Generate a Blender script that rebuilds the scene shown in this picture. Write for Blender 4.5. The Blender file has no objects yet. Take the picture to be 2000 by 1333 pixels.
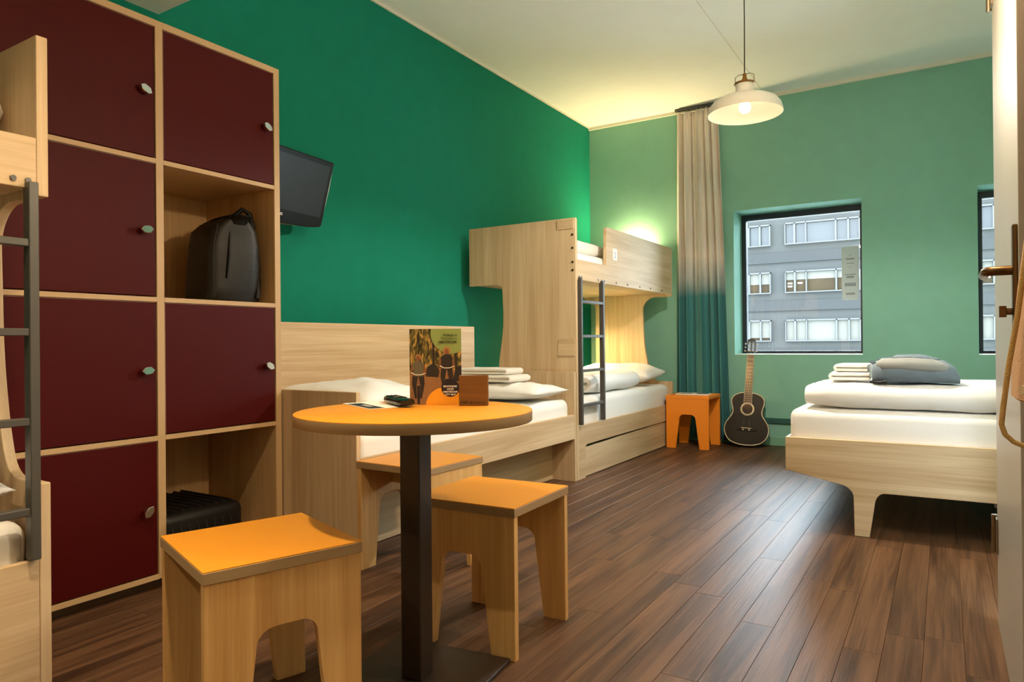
import bpy, bmesh, math, random
from mathutils import Vector, Matrix, noise
random.seed(7)
SC = bpy.context.scene
COL = SC.collection

# ------------------------------------------------------------------ camera, world, exposure
cam_d = bpy.data.cameras.new('camera'); cam = bpy.data.objects.new('camera', cam_d); COL.objects.link(cam)
cam_d.sensor_width = 36.0; cam_d.lens = 1360.18 / 2000 * 36.0; cam_d.clip_start = 0.02; cam_d.clip_end = 300
R_ = Vector((0.84975379, 0.52709857, -0.00925167)); U_ = Vector((0.00903784, 0.00298106, 0.99995471)); F_ = Vector((-0.52710228, 0.84979893, 0.00223067))
M = Matrix.Identity(4)
for i in range(3):
    M[i][0] = R_[i]; M[i][1] = U_[i]; M[i][2] = -F_[i]
M[0][3], M[1][3], M[2][3] = 3.0631, 0.0, 0.935
cam.matrix_world = M
SC.camera = cam

SKY_STRENGTH = 14.0
W = bpy.data.worlds.new('overcast_sky'); SC.world = W; W.use_nodes = True
bg = W.node_tree.nodes['Background']; bg.inputs[0].default_value = (0.80, 0.91, 1.0, 1); bg.inputs[1].default_value = SKY_STRENGTH

vs = SC.view_settings
vs.view_transform = 'Standard'; vs.look = 'None'; vs.gamma = 1.0; vs.use_curve_mapping = False; vs.exposure = 0.9
SC.cycles.max_bounces = 10; SC.cycles.diffuse_bounces = 6; SC.cycles.transparent_max_bounces = 16
SC.cycles.sample_clamp_indirect = 6.0; SC.cycles.caustics_reflective = False; SC.cycles.caustics_refractive = False

PENDANT_W = 80.0; ENTRY_W = 30.0          # watts of the pendant bulb and the entrance lamp
BULB_GLOW = 16.0; DOWNLIGHT_W = 1250.0; READING_W = 800.0; UPPER_W = 380.0     # radiance of the glowing surfaces
WARM = (1.0, 0.78, 0.50); SOFT = (1.0, 0.88, 0.74)

# room measures (m): x from the left wall, y depth from the camera, z up
YB, ZC, ZS, YS, XR, XH, YH, YN = 6.476, 3.121, 2.464, 1.873, 4.52, 3.25, 2.78, -2.2
WIN = [(1.439, 2.488), (3.293, 4.342)]; WZ0, WZ1 = 0.805, 2.118; WALL_T = 0.42

# ------------------------------------------------------------------ helpers
def lin(c):
    return tuple((x / 255 / 12.92) if x / 255 <= .04045 else ((x / 255 + .055) / 1.055) ** 2.4 for x in c)

class MB:
    def __init__(s): s.v = []; s.f = []
    def add(s, vs_, fs):
        n = len(s.v); s.v += [tuple(p) for p in vs_]; s.f += [tuple(i + n for i in f) for f in fs]; return s
    def box(s, x0, x1, y0, y1, z0, z1):
        return s.add([(x0,y0,z0),(x1,y0,z0),(x1,y1,z0),(x0,y1,z0),(x0,y0,z1),(x1,y0,z1),(x1,y1,z1),(x0,y1,z1)],
                     [(0,3,2,1),(4,5,6,7),(0,1,5,4),(1,2,6,5),(2,3,7,6),(3,0,4,7)])
    def prism(s, poly, a, b, axis='Y'):
        # poly: 2d outline; axis Y -> (x,z), X -> (y,z), Z -> (x,y)
        def P(p, t):
            return (p[0], t, p[1]) if axis == 'Y' else (t, p[0], p[1]) if axis == 'X' else (p[0], p[1], t)
        n = len(poly)
        vs_ = [P(p, a) for p in poly] + [P(p, b) for p in poly]
        fs = [tuple(range(n)), tuple(range(2 * n - 1, n - 1, -1))]
        fs += [(i, i + n, (i + 1) % n + n, (i + 1) % n) for i in range(n)]
        return s.add(vs_, fs)
    def lathe(s, prof, seg=48, c=(0, 0, 0), close=False):
        vs_ = []; n = len(prof)
        for k in range(seg):
            a = 2 * math.pi * k / seg
            vs_ += [(c[0] + r * math.cos(a), c[1] + r * math.sin(a), c[2] + z) for r, z in prof]
        fs = []
        for k in range(seg):
            q = (k + 1) % seg
            for i in range(n - 1 if not close else n):
                j = (i + 1) % n
                fs.append((k * n + i, q * n + i, q * n + j, k * n + j))
        if not close:
            if prof[0][0] > 1e-5: fs.append(tuple(k * n for k in range(seg - 1, -1, -1)))
            if prof[-1][0] > 1e-5: fs.append(tuple(k * n + n - 1 for k in range(seg)))
        return s.add(vs_, fs)
    def tube(s, pts, r, seg=10, closed=False):
        pts = [Vector(p) for p in pts]; n = len(pts); vs_ = []; up = Vector((0.13, 0.21, 0.97))
        rs = r if isinstance(r, (list, tuple)) else [r] * n
        for i, p in enumerate(pts):
            if closed: t = pts[(i + 1) % n] - pts[i - 1]
            else: t = pts[min(i + 1, n - 1)] - pts[max(i - 1, 0)]
            t.normalize(); u = up - t * up.dot(t)
            if u.length < 1e-4: u = Vector((1, 0, 0)) - t * t.x
            u.normalize(); w = t.cross(u); up = u
            vs_ += [p + (u * math.cos(2 * math.pi * k / seg) + w * math.sin(2 * math.pi * k / seg)) * rs[i] for k in range(seg)]
        fs = []
        for i in range(n if closed else n - 1):
            j = (i + 1) % n
            for k in range(seg):
                q = (k + 1) % seg
                fs.append((i * seg + k, i * seg + q, j * seg + q, j * seg + k))
        if not closed:
            fs.append(tuple(range(seg - 1, -1, -1))); fs.append(tuple((n - 1) * seg + k for k in range(seg)))
        return s.add(vs_, fs)
    def loft(s, rings):
        n = len(rings[0]); vs_ = [p for r in rings for p in r]; fs = []
        for i in range(len(rings) - 1):
            for k in range(n):
                q = (k + 1) % n
                fs.append((i * n + k, i * n + q, (i + 1) * n + q, (i + 1) * n + k))
        fs.append(tuple(range(n - 1, -1, -1))); fs.append(tuple((len(rings) - 1) * n + k for k in range(n)))
        return s.add(vs_, fs)
    def build(s, name, m, parent=None, smooth=False, bevel=0, seg=2, kind=None, fix=True, angle=40):
        me = bpy.data.meshes.new(name); me.from_pydata(s.v, [], s.f); me.update()
        bm = bmesh.new(); bm.from_mesh(me)
        if fix: bmesh.ops.recalc_face_normals(bm, faces=bm.faces)
        if bevel:
            es = [e for e in bm.edges if len(e.link_faces) == 2 and e.calc_face_angle(0) > math.radians(angle)]
            bmesh.ops.bevel(bm, geom=es, offset=bevel, segments=seg, profile=.5, affect='EDGES', clamp_overlap=True)
        bm.to_mesh(me); bm.free()
        if smooth:
            for p in me.polygons: p.use_smooth = True
            try: me.set_sharp_from_angle(angle=math.radians(50))
            except Exception: pass
        me.materials.append(MAT[m] if isinstance(m, str) else m)
        o = bpy.data.objects.new(name, me); COL.objects.link(o)
        if parent: o.parent = parent
        if kind: o['kind'] = kind
        return o

def tag(o, label, cat, group=None):
    o['label'] = label; o['category'] = cat
    if group: o['group'] = group
    return o
def thing(name, label, cat, loc=(0, 0, 0), rz=0, group=None):
    o = bpy.data.objects.new(name, None); COL.objects.link(o)
    o.empty_display_size = .1; o.location = loc; o.rotation_euler = (0, 0, rz)
    return tag(o, label, cat, group)
def text(name, body, size, m, parent, mat4, align='LEFT', extrude=.0003, bold=False):
    cu = bpy.data.curves.new(name, 'FONT'); cu.body = body; cu.size = size; cu.align_x = align; cu.extrude = extrude
    if bold: cu.offset = size * .02
    t = bpy.data.objects.new(name, cu); COL.objects.link(t)
    bpy.context.view_layer.update()
    me = bpy.data.meshes.new_from_object(t.evaluated_get(bpy.context.evaluated_depsgraph_get()))
    bpy.data.objects.remove(t); me.materials.clear(); me.materials.append(MAT[m]); me.name = name
    o = bpy.data.objects.new(name, me); COL.objects.link(o); o.parent = parent; o.matrix_local = mat4
    return o
def rounded(poly, r, seg=5):
    # poly: list of (x,y) or (x,y,radius); rounds the corners
    out = []; n = len(poly)
    for i, p in enumerate(poly):
        rr = p[2] if len(p) > 2 else r
        P = Vector(p[:2]); A = Vector(poly[i - 1][:2]); B = Vector(poly[(i + 1) % n][:2])
        if rr <= 0: out.append(tuple(P)); continue
        a = (A - P); b = (B - P); d = min(rr, a.length * .49, b.length * .49)
        s_ = P + a.normalized() * d; e_ = P + b.normalized() * d
        for k in range(seg + 1):
            t = k / seg; out.append(tuple((1 - t) ** 2 * s_ + 2 * t * (1 - t) * P + t * t * e_))
    return out

# ------------------------------------------------------------------ materials
MAT = {}
def nodes(name):
    m = bpy.data.materials.new(name); m.use_nodes = True; MAT[name] = m
    nt = m.node_tree; b = nt.nodes['Principled BSDF']
    return m, nt, b
def N(nt, t, **kw):
    n = nt.nodes.new(t)
    for k, v in kw.items():
        if hasattr(n, k) and k not in n.inputs: setattr(n, k, v)
        else: n.inputs[k].default_value = v
    return n
def plain(name, c, rough=.5, metal=0, spec=.5, var=0, vscale=6, bump=0, bscale=200, coat=0, sheen=0, emit=None, estr=0, bdetail=3):
    m, nt, b = nodes(name); L = nt.links.new
    col = lin(c); b.inputs['Base Color'].default_value = (*col, 1); b.inputs['Roughness'].default_value = rough
    b.inputs['Metallic'].default_value = metal; b.inputs['Specular IOR Level'].default_value = spec
    if coat: b.inputs['Coat Weight'].default_value = coat; b.inputs['Coat Roughness'].default_value = .15
    if sheen: b.inputs['Sheen Weight'].default_value = sheen
    tc = N(nt, 'ShaderNodeTexCoord')
    if var:
        nz = N(nt, 'ShaderNodeTexNoise', Scale=vscale, Detail=4.0); L(tc.outputs['Object'], nz.inputs['Vector'])
        mx = N(nt, 'ShaderNodeMix', data_type='RGBA'); L(nz.outputs['Fac'], mx.inputs['Factor'])
        mx.inputs[6].default_value = (*[x * (1 - var) for x in col], 1); mx.inputs[7].default_value = (*[min(1, x * (1 + var)) for x in col], 1)
        L(mx.outputs[2], b.inputs['Base Color'])
    if bump:
        nz = N(nt, 'ShaderNodeTexNoise', Scale=bscale, Detail=float(bdetail)); L(tc.outputs['Object'], nz.inputs['Vector'])
        bp = N(nt, 'ShaderNodeBump', Strength=bump, Distance=.004); L(nz.outputs['Fac'], bp.inputs['Height']); L(bp.outputs['Normal'], b.inputs['Normal'])
    if emit:
        b.inputs['Emission Color'].default_value = (*emit, 1); b.inputs['Emission Strength'].default_value = estr
    return m
def wood(name, c1, c2, axis='Z', rough=.5, scale=1.0, plank=False, spec=.4, bump=.05, contrast=1.0):
    m, nt, b = nodes(name); L = nt.links.new
    tc = N(nt, 'ShaderNodeTexCoord'); oi = N(nt, 'ShaderNodeObjectInfo')
    ml = N(nt, 'ShaderNodeMath', operation='MULTIPLY'); ml.inputs[1].default_value = 37.0; L(oi.outputs['Random'], ml.inputs[0])
    ad = N(nt, 'ShaderNodeVectorMath', operation='ADD'); L(tc.outputs['Object'], ad.inputs[0])
    cb = N(nt, 'ShaderNodeCombineXYZ')
    for k in range(3): L(ml.outputs[0], cb.inputs[k])
    L(cb.outputs[0], ad.inputs[1])
    def grain(sl, st, sc, det, dist):
        mp = N(nt, 'ShaderNodeMapping'); s3 = [st * scale] * 3; s3['XYZ'.index(axis)] = sl * scale
        mp.inputs['Scale'].default_value = s3; L(ad.outputs[0], mp.inputs['Vector'])
        nz = N(nt, 'ShaderNodeTexNoise', Scale=sc, Detail=det, Distortion=dist); L(mp.outputs[0], nz.inputs['Vector']); return nz
    g1 = grain(.35, 7, 2.2, 4.0, .8); g2 = grain(1.2, 60, 2.0, 3.0, .2); g3 = grain(.2, 2.2, 1.5, 2.0, .3)
    mA = N(nt, 'ShaderNodeMath', operation='MULTIPLY'); mA.inputs[1].default_value = .55; L(g1.outputs['Fac'], mA.inputs[0])
    mB = N(nt, 'ShaderNodeMath', operation='MULTIPLY_ADD'); mB.inputs[1].default_value = .27; L(g2.outputs['Fac'], mB.inputs[0]); L(mA.outputs[0], mB.inputs[2])
    mC = N(nt, 'ShaderNodeMath', operation='MULTIPLY_ADD'); mC.inputs[1].default_value = .3; L(g3.outputs['Fac'], mC.inputs[0]); L(mB.outputs[0], mC.inputs[2])
    rp = N(nt, 'ShaderNodeValToRGB'); L(mC.outputs[0], rp.inputs['Fac'])
    e = rp.color_ramp.elements; e[0].position = .56 - .17 / contrast; e[1].position = .56 + .15 / contrast
    e[0].color = (*lin(c2), 1); e[1].color = (*lin(c1), 1)
    out = rp.outputs['Color']
    if plank:
        mr = N(nt, 'ShaderNodeMapRange'); mr.inputs['To Min'].default_value = .84; mr.inputs['To Max'].default_value = 1.14; L(oi.outputs['Random'], mr.inputs['Value'])
        vm = N(nt, 'ShaderNodeVectorMath', operation='SCALE'); L(out, vm.inputs[0]); L(mr.outputs[0], vm.inputs['Scale']); out = vm.outputs[0]
    L(out, b.inputs['Base Color']); b.inputs['Roughness'].default_value = rough; b.inputs['Specular IOR Level'].default_value = spec
    if bump:
        bp = N(nt, 'ShaderNodeBump', Strength=bump, Distance=.003); L(g2.outputs['Fac'], bp.inputs['Height']); L(bp.outputs['Normal'], b.inputs['Normal'])
    return m

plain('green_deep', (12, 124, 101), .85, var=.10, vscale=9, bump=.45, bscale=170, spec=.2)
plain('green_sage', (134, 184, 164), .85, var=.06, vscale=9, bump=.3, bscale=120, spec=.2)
plain('green_base', (124, 172, 142), .7, var=.05)
plain('green_strip', (38, 88, 80), .6)
plain('ceiling_white', (247, 246, 243), .9, var=.03, vscale=5, bump=.2, bscale=150, spec=.2)
plain('trim_white', (226, 220, 206), .6)
wood('floor_wood', (108, 77, 53), (58, 38, 26), 'Y', .43, 1.5, plank=True, spec=.2, bump=.22, contrast=1.35)
plain('subfloor', (26, 20, 16), .8)
LW1, LW2 = (218, 194, 158), (186, 156, 118)
for ax in 'XYZ': wood('ash_' + ax, LW1, LW2, ax, .55, 1.0, contrast=1.15, spec=.3)
wood('stool_wood', (228, 188, 126), (192, 146, 86), 'Z', .5, 1.5)
plain('stool_top', (216, 144, 38), .42, var=.03, vscale=30, spec=.4)
plain('edge_band', (158, 132, 96), .5)
plain('locker_frame', (190, 158, 116), .55, var=.04)
wood('locker_inner', (206, 172, 124), (176, 140, 94), 'Z', .6, 1.0)
plain('locker_door', (70, 9, 8), .5, var=.06, vscale=3, spec=.12)
plain('locker_door_edge', (130, 92, 72), .5)
plain('plinth', (112, 92, 70), .6)
plain('chrome', (225, 222, 215), .14, metal=1)
plain('steel', (150, 135, 115), .3, metal=1)
plain('bronze', (112, 84, 56), .32, metal=1)
plain('ladder_grey', (74, 72, 68), .4, spec=.5)
plain('table_metal', (46, 34, 26), .45, spec=.5, var=.1, vscale=12)
plain('black_plastic', (14, 14, 15), .2, spec=.6)
plain('tv_black', (12, 12, 13), .35, spec=.2)
plain('tv_screen', (34, 37, 40), .35, spec=.3)
plain('sheet_white', (236, 235, 232), .85, spec=.2, sheen=.15, bump=.6, bscale=14, bdetail=4)
plain('towel_white', (242, 238, 230), .95, spec=.1, sheen=.4, bump=.8, bscale=320)
plain('duvet_cream', (236, 233, 227), .9, spec=.15, sheen=.2, bump=.6, bscale=14, bdetail=4)
plain('orange_paint', (246, 142, 34), .4, var=.02, spec=.5)
plain('bag_black', (14, 12, 11), .55, spec=.25, bump=.25, bscale=60)
plain('bag_leather', (30, 27, 22), .5, spec=.3, bump=.35, bscale=24)
plain('case_black', (16, 14, 14), .5, spec=.4)
plain('bag_grey', (108, 122, 132), .75, var=.10, vscale=20, bump=.4, bscale=90)
plain('bag_grey_light', (146, 146, 140), .75, var=.08, vscale=20, bump=.4, bscale=90)
plain('bag_navy', (34, 50, 62), .7, bump=.3, bscale=90)
plain('guitar_black', (40, 30, 26), .22, spec=.6, var=.15, vscale=8)
plain('guitar_side', (18, 14, 12), .25, spec=.6)
plain('guitar_cream', (222, 200, 164), .45)
plain('guitar_hole', (60, 34, 20), .7)
wood('guitar_finger', (88, 52, 40), (52, 28, 22), 'Z', .5, 2.0)
plain('fret', (190, 170, 150), .3, metal=1)
plain('paper', (240, 234, 224), .7)
plain('paper_navy', (26, 26, 44), .5)
plain('paper_grey', (176, 172, 170), .6)
plain('print_green', (132, 152, 86), .55)
plain('print_yellow', (236, 162, 34), .55)
plain('print_navy', (24, 18, 32), .55)
plain('print_text', (36, 48, 16), .6)
plain('print_white', (240, 236, 226), .6)
plain('print_skin', (124, 78, 50), .6)
plain('print_hair', (160, 118, 66), .6)
plain('print_shirt', (92, 88, 70), .6)
plain('print_dark', (34, 28, 26), .6)
plain('print_path', (140, 100, 62), .6, var=.35, vscale=90)
wood('block_wood', (118, 80, 34), (92, 58, 22), 'X', .55, 3.0)
plain('block_ink', (52, 30, 10), .7)
plain('frame_dark', (26, 36, 46), .4)
plain('sill_white', (224, 240, 234), .5)
plain('door_grey', (176, 171, 164), .32, spec=.5)
plain('door_brown', (96, 58, 28), .5)
plain('canvas', (188, 134, 62), .9, bump=.5, bscale=260, sheen=.2)
plain('canvas_trim', (226, 190, 128), .9)
plain('rope', (206, 170, 110), .9, bump=.6, bscale=300)
plain('lamp_shade', (226, 220, 206), .4, spec=.4)
plain('brass', (150, 104, 48), .35, metal=1)
plain('cord_dark', (60, 56, 50), .6)
plain('bulb', (255, 240, 220), .5, emit=WARM, estr=BULB_GLOW)
plain('downlight_glow', (255, 240, 220), .5, emit=WARM, estr=DOWNLIGHT_W)
plain('reading_glow', (255, 240, 220), .5, emit=(1.0, .66, .30), estr=READING_W)
plain('upper_glow', (255, 240, 220), .5, emit=(1.0, .74, .36), estr=UPPER_W)
plain('facade', (48, 49, 48), .8, spec=.05, var=.06, vscale=.6)
plain('facade_band', (41, 42, 42), .7, spec=.05, var=.08, vscale=.5)
plain('facade_frame', (68, 69, 69), .6, spec=.05)
plain('facade_blind', (78, 77, 72), .7, spec=.05)
plain('facade_glass', (42, 34, 23), .5, var=.4, vscale=.9, spec=.05)
plain('facade_pale', (46, 48, 50), .12, spec=.2)
plain('facade_lamp', (255, 250, 240), .5, emit=(1, .93, .8), estr=2.5)
plain('pale_paving', (190, 190, 186), .9)
plain('sticker', (206, 216, 222), .6)
plain('sticker_ink', (150, 158, 166), .6)

def foliage(name):
    m, nt, b = nodes(name); L = nt.links.new
    tc = N(nt, 'ShaderNodeTexCoord'); mp = N(nt, 'ShaderNodeMapping'); mp.inputs['Scale'].default_value = (1.6, 1, .5); L(tc.outputs['Object'], mp.inputs['Vector'])
    nz = N(nt, 'ShaderNodeTexNoise', Scale=70.0, Detail=6.0, Distortion=1.0); L(mp.outputs[0], nz.inputs['Vector'])
    rp = N(nt, 'ShaderNodeValToRGB'); L(nz.outputs['Fac'], rp.inputs['Fac'])
    e = rp.color_ramp.elements; e[0].position = .36; e[0].color = (*lin((24, 18, 8)), 1); e[1].position = .66; e[1].color = (*lin((196, 156, 84)), 1)
    n2 = rp.color_ramp.elements.new(.5); n2.color = (*lin((88, 84, 36)), 1)
    L(rp.outputs['Color'], b.inputs['Base Color']); b.inputs['Roughness'].default_value = .5
foliage('print_forest')

def curtain_mat():
    m, nt, b = nodes('curtain_dye'); L = nt.links.new
    tc = N(nt, 'ShaderNodeTexCoord'); sp = N(nt, 'ShaderNodeSeparateXYZ'); L(tc.outputs['Object'], sp.inputs[0])
    nz = N(nt, 'ShaderNodeTexNoise', Scale=5.0); L(tc.outputs['Object'], nz.inputs['Vector'])
    ma = N(nt, 'ShaderNodeMath', operation='MULTIPLY_ADD'); ma.inputs[1].default_value = .12; L(nz.outputs['Fac'], ma.inputs[0]); L(sp.outputs['Z'], ma.inputs[2])
    mr = N(nt, 'ShaderNodeMapRange'); mr.inputs['From Min'].default_value = 1.40; mr.inputs['From Max'].default_value = 1.78; L(ma.outputs[0], mr.inputs['Value'])
    rp = N(nt, 'ShaderNodeValToRGB'); L(mr.outputs[0], rp.inputs['Fac'])
    e = rp.color_ramp.elements; e[0].color = (*lin((52, 112, 114)), 1); e[1].color = (*lin((232, 220, 210)), 1)
    L(rp.outputs['Color'], b.inputs['Base Color']); b.inputs['Roughness'].default_value = .75; b.inputs['Sheen Weight'].default_value = .2
    b.inputs['Specular IOR Level'].default_value = .3
curtain_mat()

def glass_mat():
    m, nt, b = nodes('window_glass'); L = nt.links.new
    out = nt.nodes['Material Output']; nt.nodes.remove(b)
    tr = N(nt, 'ShaderNodeBsdfTransparent'); tr.inputs[0].default_value = (.93, .96, .97, 1)
    gl = N(nt, 'ShaderNodeBsdfGlossy', Roughness=.0); gl.inputs[0].default_value = (1, 1, 1, 1)
    fr = N(nt, 'ShaderNodeFresnel', IOR=1.5); mx = N(nt, 'ShaderNodeMixShader')
    L(fr.outputs[0], mx.inputs[0]); L(tr.outputs[0], mx.inputs[1]); L(gl.outputs[0], mx.inputs[2]); L(mx.outputs[0], out.inputs['Surface'])
glass_mat()

# ------------------------------------------------------------------ structure
fl = MB().box(-.05, XR + .05, YN, YB + .05, -.06, -.012).build('floor', 'subfloor', kind='structure')
PW, PL, GAP = .1045, 1.22, .0008
ncol = int(math.ceil(XR / PW))
stuff = MB()
for i in range(ncol):
    x0 = i * PW - .028; x1 = min(x0 + PW, XR); x0 = max(x0, 0)
    y = YN - random.random() * PL if i not in (22, 23, 24, 25) else {22: 2.555 - 4 * PL, 23: 2.555 - 4 * PL + .55, 24: 2.17 - 4 * PL + .2, 25: 2.17 - 4 * PL + .75}[i]
    while y > YN: y -= PL
    while y < YB:
        a, c = max(y, YN), min(y + PL, YB); y += PL
        if c - a < .02: continue
        if c < .55 or (c < 1.2 and x1 < .9):
            stuff.box(x0 + GAP / 2, x1 - GAP / 2, a + GAP / 2, c - GAP / 2, -.012, 0)
        else:
            cx, cy = (x0 + x1) / 2, (a + c) / 2; hx, hy = (x1 - x0 - GAP) / 2, (c - a - GAP) / 2
            o = MB().box(-hx, hx, -hy, hy, -.012, 0).build('plank', 'floor_wood', fl, bevel=.0006, seg=1)
            o.location = (cx, cy, 0)
stuff.build('plank_rest', 'floor_wood', fl, kind='stuff')

MB().box(-.05, XR + .05, YS, YB + .05, ZC, ZC + .1).build('ceiling', 'ceiling_white', kind='structure')
MB().box(-.05, XH + .3, YN, YS, ZS, ZC + .1).build('ceiling_lower', 'ceiling_white', kind='structure')
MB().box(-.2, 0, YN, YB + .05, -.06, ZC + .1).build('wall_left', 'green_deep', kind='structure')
wb = MB(); xs = [-.2, WIN[0][0], WIN[0][1], WIN[1][0], WIN[1][1], XR + .2]
for i in range(5):
    if i in (1, 3):
        wb.box(xs[i], xs[i + 1], YB, YB + WALL_T, -.06, WZ0); wb.box(xs[i], xs[i + 1], YB, YB + WALL_T, WZ1, ZC + .1)
    else: wb.box(xs[i], xs[i + 1], YB, YB + WALL_T, -.06, ZC + .1)
wb.build('wall_back', 'green_sage', kind='structure')
MB().box(XR, XR + .2, YH, YB + .05, -.06, ZC + .1).build('wall_right', 'green_sage', kind='structure')
DY0, DY1, DZ = 1.90, 2.75, 2.16
MB().box(XH, XH + .12, YN, DY0 - .09, -.06, ZS).box(XH, XH + .12, DY0 - .09, YH, DZ + .03, ZC + .1).build('wall_hall', 'trim_white', kind='structure')
MB().box(XH + .12, XR + .2, YH - .12, YH, -.06, ZC + .1).build('wall_bathroom', 'green_sage', kind='structure')
MB().box(-.2, XH + .3, YN - .15, YN, -.06, ZC + .1).build('wall_near', 'green_sage', kind='structure')
MB().box(0.0, XR, YB - .022, YB, ZC - .028, ZC).build('trim_1', 'trim_white', kind='structure')
MB().box(0.0, .012, YS, YB - .022, ZC - .012, ZC).build('trim_2', 'trim_white', kind='structure')
MB().box(0.0, XR, YB - .012, YB, 0, .075).build('baseboard_back', 'green_base', kind='structure', bevel=.003)
MB().box(1.42, XR, YB - .02, YB, .196, .244).build('trim_3', 'green_strip', kind='structure', bevel=.004)  # dark green strip standing slightly proud of the back wall
MB().box(XH - .008, XH + .11, DY0 - .09, DY0 - .004, 0, DZ + .03).build('trim_4', 'door_brown', kind='structure', bevel=.004)
# ceiling joint of two plaster boards
MB().box(1.729, 1.735, YS, YB - .022, ZC - .0015, ZC).build('trim_5', 'trim_white', kind='structure')

for n, (a, c) in enumerate(WIN):
    w = bpy.data.objects.new('window_%d' % (n + 1), None); COL.objects.link(w); w['kind'] = 'structure'; w.location = (a, YB + .30, WZ0)
    ww, hh = c - a, WZ1 - WZ0
    MB().box(0, .04, 0, .06, 0, hh).build('frame_jamb', 'frame_dark', w)
    MB().box(ww - .04, ww, 0, .06, 0, hh).build('frame_jamb', 'frame_dark', w)
    MB().box(.04, ww - .04, 0, .06, hh - .055, hh).build('frame_head', 'frame_dark', w)
    MB().box(.04, ww - .04, 0, .06, .006, .03).build('frame_bottom', 'frame_dark', w)
    MB().box(.04, ww - .04, .026, .032, .03, hh - .055).build('pane', 'window_glass', w)
    MB().box(0, ww, -.305, 0, -.0, .006).build('window_sill', 'sill_white', w)
    if n == 0:
        st_ = MB().box(ww - .19, ww - .055, .0235, .0255, .48, .95).build('sticker', 'sticker', w)
        for zz, hw, hh_ in ((.865, .004, .01), (.835, .034, .014), (.80, .03, .006), (.765, .004, .01), (.70, .045, .008), (.672, .03, .02), (.60, .045, .03), (.525, .036, .018)):
            MB().box(ww - .1225 - hw, ww - .1225 + hw, .0228, .0234, zz, zz + hh_).build('sticker_line', 'sticker_ink', w)

# door to the bathroom, shut in the hall wall
d1 = bpy.data.objects.new('door_1', None); COL.objects.link(d1); d1['kind'] = 'structure'; d1.location = (XH, DY1, 0)
MB().box(-.045, 0, DY0 - DY1, 0, .008, DZ).build('leaf', 'door_grey', d1, bevel=.002)
for hz in (.24, 2.0):
    MB().lathe([(.0, 0), (.009, 0), (.009, .12), (.0, .12)], 12, (-.052, .008, hz)).box(-.05, -.0455, -.05, .006, hz + .005, hz + .115).build('hinge', 'steel', d1)
hn = MB().box(-.055, -.045, -.835, -.80, .93, 1.19).build('handle_plate', 'bronze', d1, bevel=.002)
lv = [(-.055, -.818, 1.088), (-.09, -.818, 1.088), (-.10, -.81, 1.088), (-.103, -.79, 1.088), (-.103, -.70, 1.088), (-.103, -.685, 1.088)]
MB().tube(lv, .011, 12).build('lever', 'bronze', d1, smooth=True)
MB().tube([(-.055, -.818, .995), (-.066, -.818, .995)], .008, 10).box(-.08, -.066, -.823, -.813, .982, 1.008).build('thumb_turn', 'bronze', d1, bevel=.001)

# ------------------------------------------------------------------ lockers
def lockers():
    x1 = .505; T = .03; S = .018
    ys = [.99, 1.02, 1.546, 1.576, 2.10, 2.13]           # stiles
    zt = [.063, .591, 1.121, 1.651]; top = 2.183
    root = thing('locker_cabinet', 'tall beige locker cabinet with burgundy doors and two open compartments', 'locker', (0.006, 0, 0))
    for a, b in ((0, 1), (2, 3), (4, 5)):
        MB().box(.0, x1, ys[a], ys[b], .063 - S, top).build('side_panel', 'locker_frame', root, bevel=.001, seg=1)
    MB().box(.0, x1, ys[0], ys[5], top, top + .0).v
    for a, b in ((1, 2), (3, 4)):
        MB().box(0, x1, ys[a], ys[b], top - .026, top).build('top_panel', 'locker_frame', root)
        for z in zt: MB().box(.012, x1, ys[a], ys[b], z - S, z).build('shelf', 'locker_frame', root)
        MB().box(0, .012, ys[a], ys[b], .05, top - .026).build('back_panel', 'locker_inner', root)
    MB().box(0, x1 - .06, ys[0], ys[5], 0, .063 - S).build('plinth', 'plinth', root)
    # inside liners of the open compartments show the laminate grain
    for z in (zt[0], zt[2]):
        zz = z + .53 - S
        MB().box(.012, x1 - .003, ys[4] - .0015, ys[4], z, zz).build('liner', 'locker_inner', root)
        MB().box(.012, x1 - .003, ys[3], ys[3] + .0015, z, zz).build('liner', 'locker_inner', root)
    def door(a, b, k):
        z0 = zt[k]; z1 = (zt[k + 1] - S) if k < 3 else top - .026
        g = .004
        d = MB().box(x1 - .021, x1 - .003, ys[a] + g, ys[b] - g, z0 + g, z1 - g).build('door', 'locker_door', root, bevel=.0015, seg=1)
        # thin light edge band at the top and the hinge side
        MB().box(x1 - .0205, x1 - .002, ys[a] + g, ys[b] - g, z1 - g, z1 - g + .0018).build('edge_band', 'locker_door_edge', d)
        MB().box(x1 - .0205, x1 - .002, ys[a] + g - .0018, ys[a] + g, z0 + g, z1 - g).build('edge_band', 'locker_door_edge', d)
        # twist lock knob
        ky = ys[b] - .05; kz = (z0 + z1) / 2 - .005
        kn = MB(); pf = [(.0, 0), (.010, 0), (.010, .012), (.0, .012)]
        seg = 12
        kn.tube([(x1 - .003, ky, kz), (x1 + .012, ky, kz)], .011, 12)
        tilt = random.choice([.3, -.5, .1, .9])
        hexa = [(r * math.cos(t), r * math.sin(t)) for r, t in ((.025, 0), (.018, .8), (.014, 1.57), (.018, 2.34), (.025, 3.14), (.018, 3.94), (.014, 4.71), (.018, 5.5))]
        ring = [(ky + p * math.cos(tilt) - q * math.sin(tilt), kz + p * math.sin(tilt) + q * math.cos(tilt)) for p, q in hexa]
        kn.prism(ring, x1 + .012, x1 + .028, 'X')
        kn.build('knob', 'chrome', d, bevel=.0015, seg=1)
    for k in range(4): door(1, 2, k)
    door(3, 4, 3); door(3, 4, 1)
lockers()

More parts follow.
